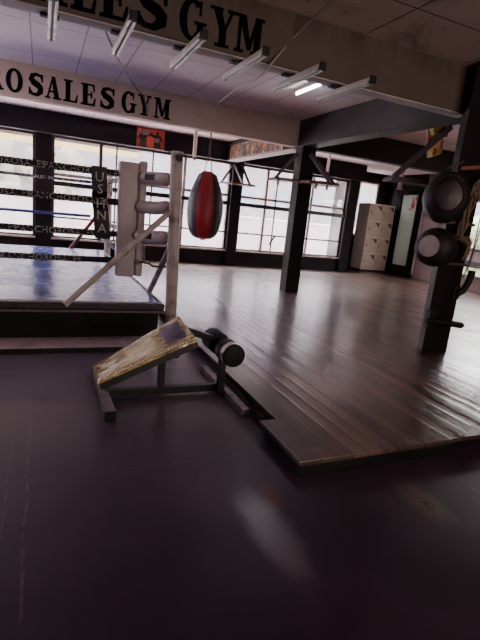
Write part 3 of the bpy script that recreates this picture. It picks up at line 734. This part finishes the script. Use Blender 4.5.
# ------------------------------------------------------------------ uppercut bags on the column
def bag(label, c, rad, depth, axis, disc_mat, dr, tall):
    r = thing('mounted_uppercut_bag', label, 'punch bag', c)
    ax = Vector(axis).normalized(); c = Vector(c)
    pr = []
    for i in range(15):
        t = -1 + 2 * i / 14; pr.append((rad * (1 - abs(t) ** 3.4) ** .36 if abs(t) < 1 else .0, t * depth))
    pr[0] = (rad * .3, -depth); pr[-1] = (rad * .55, depth)
    MB().lathe(pr + [(.0, depth)], c, ax, n=36).build('bag_body', 'blackvinyl', r, smooth=True)
    fc = c + ax * depth
    MB().lathe([(dr, -.012), (dr * .97, .008), (dr * .8, .016), (.0, .02)], fc, ax, n=32).build('target_disc', disc_mat, r, smooth=True)
    MB().lathe([(dr * 1.0, -.015), (dr * 1.1, .004), (dr * 1.02, .012), (dr * .98, -.01)], fc, ax, n=32).build('piping', 'blackvinyl', r, smooth=True)
    u = Vector((0, 0, 1)); u = (u - ax * u.dot(ax)).normalized(); w = ax.cross(u)
    m = MB()
    for k in range(6):
        a = math.radians(-38 + k * 15); p = fc - ax * .035 + (u * math.cos(a) - w * math.sin(a)) * (dr * 1.28)
        t_ = (w * math.cos(a) + u * math.sin(a)); q_ = (u * math.cos(a) - w * math.sin(a)) - ax * .35
        q_.normalize(); m.obox(p - q_ * .012, p + q_ * .012, .006, .01, ax)
        m.obox(p + q_ * .009 - t_ * .008, p + q_ * .009 + t_ * .008, .005, .01, ax)
    m.build('worn_print', 'steel', r)
    for ch in r.children:
        for v in ch.data.vertices: v.co.z *= tall
    return r
bag('upper black uppercut bag with worn dark disc on the column', (3.735, 3.60, 1.80), .215, .17, (-.60, -.79, .05), 'discdark', .125, 1.18)
bag('lower black uppercut bag with pale grey disc, strapped under a bigger one', (3.80, 3.66, 1.30), .2, .18, (-.93, -.36, .06), 'disc', .112, 1.0)
st = MB()
for z, rx in ((1.56, .0), (1.12, .0)): st.box((3.985, 3.735, z), (4.38, 3.77, z + .03)).box((4.37, 3.75, z), (4.385, 4.0, z + .03))
tag(st.build('column_strap', 'steel', bevel=.004), 'thin grey straps round the column between and below the uppercut bags', 'strap')
# pads of the bags against the column
# pegs and hook
r = thing('round_peg_bar', 'dark round bar fixed low across the bag column', 'bar', (4.1, 3.7, .48))
MB().tube([(3.90, 3.70, .50), (4.2, 3.69, .48), (4.42, 3.68, .452), (4.45, 3.68, .45)], [.03, .034, .036, .022], 14).build('bar', 'foam', r, smooth=True)
MB().box((3.94, 3.70, .42), (4.04, 3.772, .62)).build('mount', 'blackvinyl', r, bevel=.008)
r = thing('barbell_hook', 'black upturned steel hook arm on the right of the bag column', 'hook', (4.4, 3.8, .9))
MB().tube([(4.30, 3.72, .80), (4.36, 3.7, .85), (4.41, 3.7, .93), (4.435, 3.7, 1.0), (4.44, 3.7, 1.08)], [.034, .036, .036, .038, .04], 12).build('hook_arm', 'foam', r, smooth=True)
MB().box((4.27, 3.735, .74), (4.36, 3.772, .9)).build('mount', 'blackvinyl', r, bevel=.006)
# straw coloured skipping ropes
r = thing('skipping_ropes', 'tangle of straw-coloured ropes hanging knotted beside the uppercut bags', 'rope', (4.2, 3.68, 1.6))
rnd = random.Random(3)
for k in range(11):
    j = lambda s: rnd.uniform(-s, s)
    MB().tube(bez([(4.26 + j(.05), 3.66 + j(.03), 2.06 + j(.03)), (4.2 + j(.05), 3.66, 1.93 + j(.04)), (4.16 + j(.045), 3.66 + j(.03), 1.76), (4.12 + j(.04), 3.66 + j(.03), 1.56 + j(.03)), (4.08 + j(.035), 3.65 + j(.03), 1.44 + j(.03)), (4.16 + j(.04), 3.64 + j(.03), 1.405 + j(.035)), (4.25 + j(.03), 3.65, 1.37 + j(.03)), (4.24 + j(.05), 3.66, 1.25 + j(.08))], 8), .008, 7).build('rope_strand', 'straw', r, smooth=True)
for k in range(5):
    a = [(4.20 + rnd.uniform(-.04, .06), 3.64 + rnd.uniform(-.03, .03), 1.89 + rnd.uniform(-.05, .05)) for _ in range(5)]
    MB().tube(bez(a, 6), .012, 7).build('rope_knot', 'straw', r, smooth=True)
MB().tube(bez([(4.34, 3.66, 2.1), (4.28, 3.64, 1.95), (4.36, 3.64, 1.8), (4.34, 3.64, 1.4), (4.3, 3.65, 1.05)], 8), .006, 6).tube(bez([(4.44, 3.66, 2.09), (4.33, 3.64, 1.95), (4.31, 3.64, 1.3), (4.27, 3.66, 1.0)], 8), .006, 6).build('thin_cord', 'greycord', r, smooth=True)

# ------------------------------------------------------------------ lockers
lx0, lx1, ly0, ly1, lz1 = 9.25, 10.23, 11.78, 12.36, 2.19
r = thing('steel_locker', 'cream eight-door steel locker standing in the far corner under a small window', 'locker', ((lx0 + lx1) / 2, 12.05, HP))
MB().box((lx0, ly0 + .012, HP + .06), (lx1, ly1, lz1)).build('carcass', 'lockerside', r, bevel=.006)
MB().box((lx0 + .01, ly0 + .03, HP), (lx1 - .01, ly1 - .02, HP + .06)).build('plinth', 'blackvinyl', r)
hx = (lx1 - lx0 - .03) / 2; hz = (lz1 - HP - .1) / 4
for i in range(2):
    for k in range(4):
        x0 = lx0 + .012 + i * (hx + .006); z0 = HP + .075 + k * (hz + .004)
        d = MB().box((x0, ly0, z0), (x0 + hx, ly0 + .014, z0 + hz - .006)).build('locker_door', 'locker', r, bevel=.004)
        v = MB()
        v.slab([(x0 + hx * .58, ly0 - .002, z0 + hz * .9), (x0 + hx * .92, ly0 - .002, z0 + hz * .9), (x0 + hx * .92, ly0 - .002, z0 + hz * .6)], (0, -1, 0), .003)
        v.build('louvre', 'vent', d)
        MB().box((x0 + .05, ly0 - .012, z0 + hz * .42), (x0 + .075, ly0, z0 + hz * .58)).build('handle', 'vent', d, bevel=.003)

# ------------------------------------------------------------------ sit-up bench
r = thing('sit_up_bench', 'slanted gold vinyl sit-up bench on a black frame with foam foot rollers', 'exercise bench', (.9, 3.28, 0))
CRN = [Vector(p) for p in ((.347, 2.985, .252), (1.018, 2.985, .545), (1.012, 3.47, .598), (.362, 3.47, .2))]
def at(s_, t_, lift=0.):
    """point on the slanted pad: s_ along its length, t_ across its width"""
    a = CRN[0].lerp(CRN[1], s_); b_ = CRN[3].lerp(CRN[2], s_); return a.lerp(b_, t_) + NP * lift
NP = (CRN[1] - CRN[0]).cross(CRN[3] - CRN[0]).normalized()
def sheet(s0, s1, t0, t1, lift, th, jit=0., ns=22, nt=9):
    m = MB(); rn_ = random.Random(9); g = []
    for i in range(ns + 1):
        row = []
        for k in range(nt + 1):
            e_ = 0 if jit and (i in (0, ns) or k in (0, nt)) else 1
            row.append(at(s0 + (s1 - s0) * i / ns, t0 + (t1 - t0) * k / nt, lift + jit * rn_.uniform(-1, 1) * e_ - (0 if e_ else .012)))
        g.append(row)
    vs = [[m.bm.verts.new(p) for p in row] for row in g]
    lo = [[m.bm.verts.new(p - NP * th) for p in row] for row in g]
    for i in range(ns):
        for k in range(nt):
            m.bm.faces.new((vs[i][k], vs[i + 1][k], vs[i + 1][k + 1], vs[i][k + 1])); m.bm.faces.new((lo[i][k + 1], lo[i + 1][k + 1], lo[i + 1][k], lo[i][k]))
        for k in (0, nt): m.bm.faces.new((vs[i][k], vs[i + 1][k], lo[i + 1][k], lo[i][k]))
    for k in range(nt):
        for i in (0, ns): m.bm.faces.new((vs[i][k], vs[i][k + 1], lo[i][k + 1], lo[i][k]))
    return m
pdo = sheet(0, 1, 0, 1, 0, .014, .003).build('pad', 'gold', r, smooth=True)
sheet(.70, .97, .08, .90, .005, .004, .003, 8, 6).build('torn_patch', 'violet', pdo, smooth=True)
sm = MB()
for k in range(26):
    s_ = .03 + k * .0375; a = at(s_, .025, -.004 - .006 * (k % 2)); sm.obox(a - Vector((.008, 0, .003)), a + Vector((.009, 0, .007)), .006, .01)
sm.build('stitching', 'chrome', pdo)
bd = sheet(.004, .99, .004, .996, -.028, .045).build('pad_board', 'black', r)
MB().box((.80, 3.17, .33), (.96, 3.39, .395)).build('pad_bracket', 'black', r, bevel=.006)
MB().box((.832, 3.255, .06), (.882, 3.305, .40)).build('support_post', 'black', r, bevel=.005)
MB().box((.44, 3.255, .012), (1.38, 3.305, .072)).build('base_beam', 'black', r, bevel=.006)
ft = MB().box((.395, 2.90, 0), (.465, 3.74, .062), Rm('Z', .5)).build('foot', paint('scuffed_grey_black_steel', (140, 126, 130), .42, .2, vary=.6, scale=12, dirt=(30, 24, 26)), r, bevel=.006)
MB().box((.393, 2.885, -.0), (.468, 2.905, .066), Rm('Z', .5)).build('foot_cap', 'foam', ft, bevel=.004)
MB().box((1.345, 2.80, 0), (1.405, 3.75, .055)).build('foot', MATS['scuffed_grey_black_steel'], r, bevel=.006)
MB().box((1.295, 3.17, .02), (1.345, 3.225, .44)).build('upright', 'black', r, bevel=.005)
MB().obox(at(.985, .6, -.05), (1.31, 3.28, .43), .05, .05).build('neck_bar', 'black', r, bevel=.006)
MB().cyl((1.315, 2.96, .405), (1.315, 3.52, .405), .016, n=12).build('roller_bar', 'chrome', r, smooth=True)
for y0, y1, nm in ((2.955, 3.15, 1), (3.27, 3.47, 2)):
    q = MB().cyl((1.315, y0, .405), (1.315, y1, .405), .088, n=28).build('foot_roller', 'foam', r, bevel=.014, smooth=True, seg=3)
    if nm == 1: MB().cyl((1.315, y0 + .02, .405), (1.315, y0 + .075, .405), .0895, n=28, caps=False).build('tape_band', 'chrome', q, smooth=True)
    else: MB().cyl((1.315, y1 - .05, .405), (1.315, y1 + .02, .405), .05, .04, n=20).build('roller_end', 'palewood', q, smooth=True)
# loose timber offcuts under the platform edge
tag(MB().box((1.425, 2.62, 0), (1.51, 2.74, .062), Rm('Z', 8)).build('timber_block', 'purplewood', bevel=.004), 'short timber block wedged under the wooden floor edge beside the bench', 'timber')

# ------------------------------------------------------------------ outdoors
struct(MB().box((-40, YW + .14, -.5), (60, 60, -.35)).box((XR + .17, -10, -.5), (60, YW + .14, -.35)).build('ground', 'outground'))
bw = thing('boundary_wall', 'long pale boundary wall standing outside the windows', 'wall', (5, 17, -.35))
MB().box((-30, 17, -.35), (30, 17.25, 1.35)).build('wall_face', 'outwall', bw)
MB().box((-30, 16.95, 1.35), (30, 17.3, 1.42)).build('coping', 'pale', bw)
bl = thing('outside_building', 'pale building with bluish window bands seen over the boundary wall', 'building', (12, 26, -.35))
MB().box((-14, 26, -.35), (40, 34, 8.4)).build('facade', 'outfacade', bl)
for k in range(11): MB().box((-12 + k * 4.2, 25.93, 2.0), (-8.8 + k * 4.2, 26.0, 3.1)).build('window', 'outbuild', bl)
MB().box((-14.4, 25.5, 8.4), (40.4, 34.4, 8.6)).build('roof_edge', 'outbuild', bl)
def tree(x, y, h, label):
    r = thing('tree', label, 'tree', (x, y, -.35), 'hazy trees outside the far windows')
    MB().tube([(x, y, -.35), (x + .1, y, h * .35), (x + .05, y + .1, h * .7)], [.16, .13, .07], 8).build('trunk', 'bark', r, smooth=True)
    m = MB(); rn = random.Random(int(x * 10))
    for k in range(16):
        m.ico((x + rn.uniform(-1, 1), y + rn.uniform(-.8, .8), h * .62 + rn.uniform(-.9, 1.0)), rn.uniform(.35, .7), 2, jit=.16)
    m.build('crown', 'foliage', r)
tree(-1.9, 21, 3.6, 'hazy tree outside seen through the window at the frame edge')
tree(.2, 23, 3.9, 'hazy tree outside seen behind the ring ropes')
hd = MB()
rn = random.Random(5)
for k in range(150): hd.ico((12.6 + rn.uniform(-.4, .4), 2 + (k % 75) * .14, .1 + 1.3 * (k // 75) + rn.uniform(-.5, .7)), rn.uniform(.35, .55), 2, jit=.18)
tag(hd.build('hedge', 'green'), 'pale green hedge outside the louvred side window', 'hedge', kind='stuff')
aw = thing('awning_canopy', 'yellowish awning strip along the top outside the left windows', 'awning', (-1, 12.2, 2.6))
MB().box((-5, 11.75, 2.60), (2.2, 12.3, 2.66), Rm('X', -8)).build('awning_cloth', 'cream', aw)

# ------------------------------------------------------------------ light
w = bpy.data.worlds.new('overcast_sky'); S.world = w; w.use_nodes = True
nt = w.node_tree; nt.nodes.clear()
bg = nt.nodes.new('ShaderNodeBackground'); wo = nt.nodes.new('ShaderNodeOutputWorld')
bg.inputs[0].default_value = (1.0, .93, .985, 1); bg.inputs[1].default_value = 16.0
nt.links.new(bg.outputs[0], wo.inputs[0])
def portal(x0, x1, z0, z1, y):
    l = bpy.data.lights.new('sky_portal', 'AREA'); l.shape = 'RECTANGLE'; l.size = x1 - x0; l.size_y = z1 - z0; l.cycles.is_portal = True
    o = bpy.data.objects.new('sky_portal', l); C.objects.link(o); o.location = ((x0 + x1) / 2, y, (z0 + z1) / 2); o.rotation_euler = (-PI / 2, 0, 0)
for a in ((-4.42, -.11), (.215, 4.5), (4.775, 8.1), (-6.5, -4.7)): portal(a[0], a[1], .49, ZB, YW + .13)
l = bpy.data.lights.new('sky_portal', 'AREA'); l.shape = 'RECTANGLE'; l.size = 2.76; l.size_y = 2.0; l.cycles.is_portal = True
o = bpy.data.objects.new('sky_portal', l); C.objects.link(o); o.location = (XR + .16, 7.72, 1.43); o.rotation_euler = (PI / 2, 0, PI / 2)
# weak warm fill light, added unseen behind the viewer
l = bpy.data.lights.new('hall_fill', 'AREA'); l.shape = 'RECTANGLE'; l.size = 5; l.size_y = 1.6; l.energy = 85; l.color = (1, .86, .76)
o = bpy.data.objects.new('hall_fill', l); C.objects.link(o); o.location = (3, YB + .3, 2.0); o.rotation_euler = (PI / 2 + .35, 0, 0)

l = bpy.data.lights.new('ring_fill', 'POINT'); l.energy = 48; l.shadow_soft_size = .35; l.color = (1, .92, .93)  # unseen fill light added to brighten the ceiling and ring
o = bpy.data.objects.new('ring_fill', l); C.objects.link(o); o.location = (-2.2, 6.2, 2.1)
S.view_settings.view_transform = 'AgX'; S.view_settings.look = 'None'; S.view_settings.exposure = .88; S.view_settings.gamma = 1.
try:
    S.cycles.use_denoising = True; S.cycles.denoiser = 'OPENIMAGEDENOISE'
except Exception: pass
S.cycles.max_bounces = 10; S.cycles.diffuse_bounces = 5; S.cycles.glossy_bounces = 4; S.cycles.transparent_max_bounces = 12
S.cycles.caustics_reflective = False; S.cycles.caustics_refractive = False
S.cycles.sample_clamp_indirect = 6.
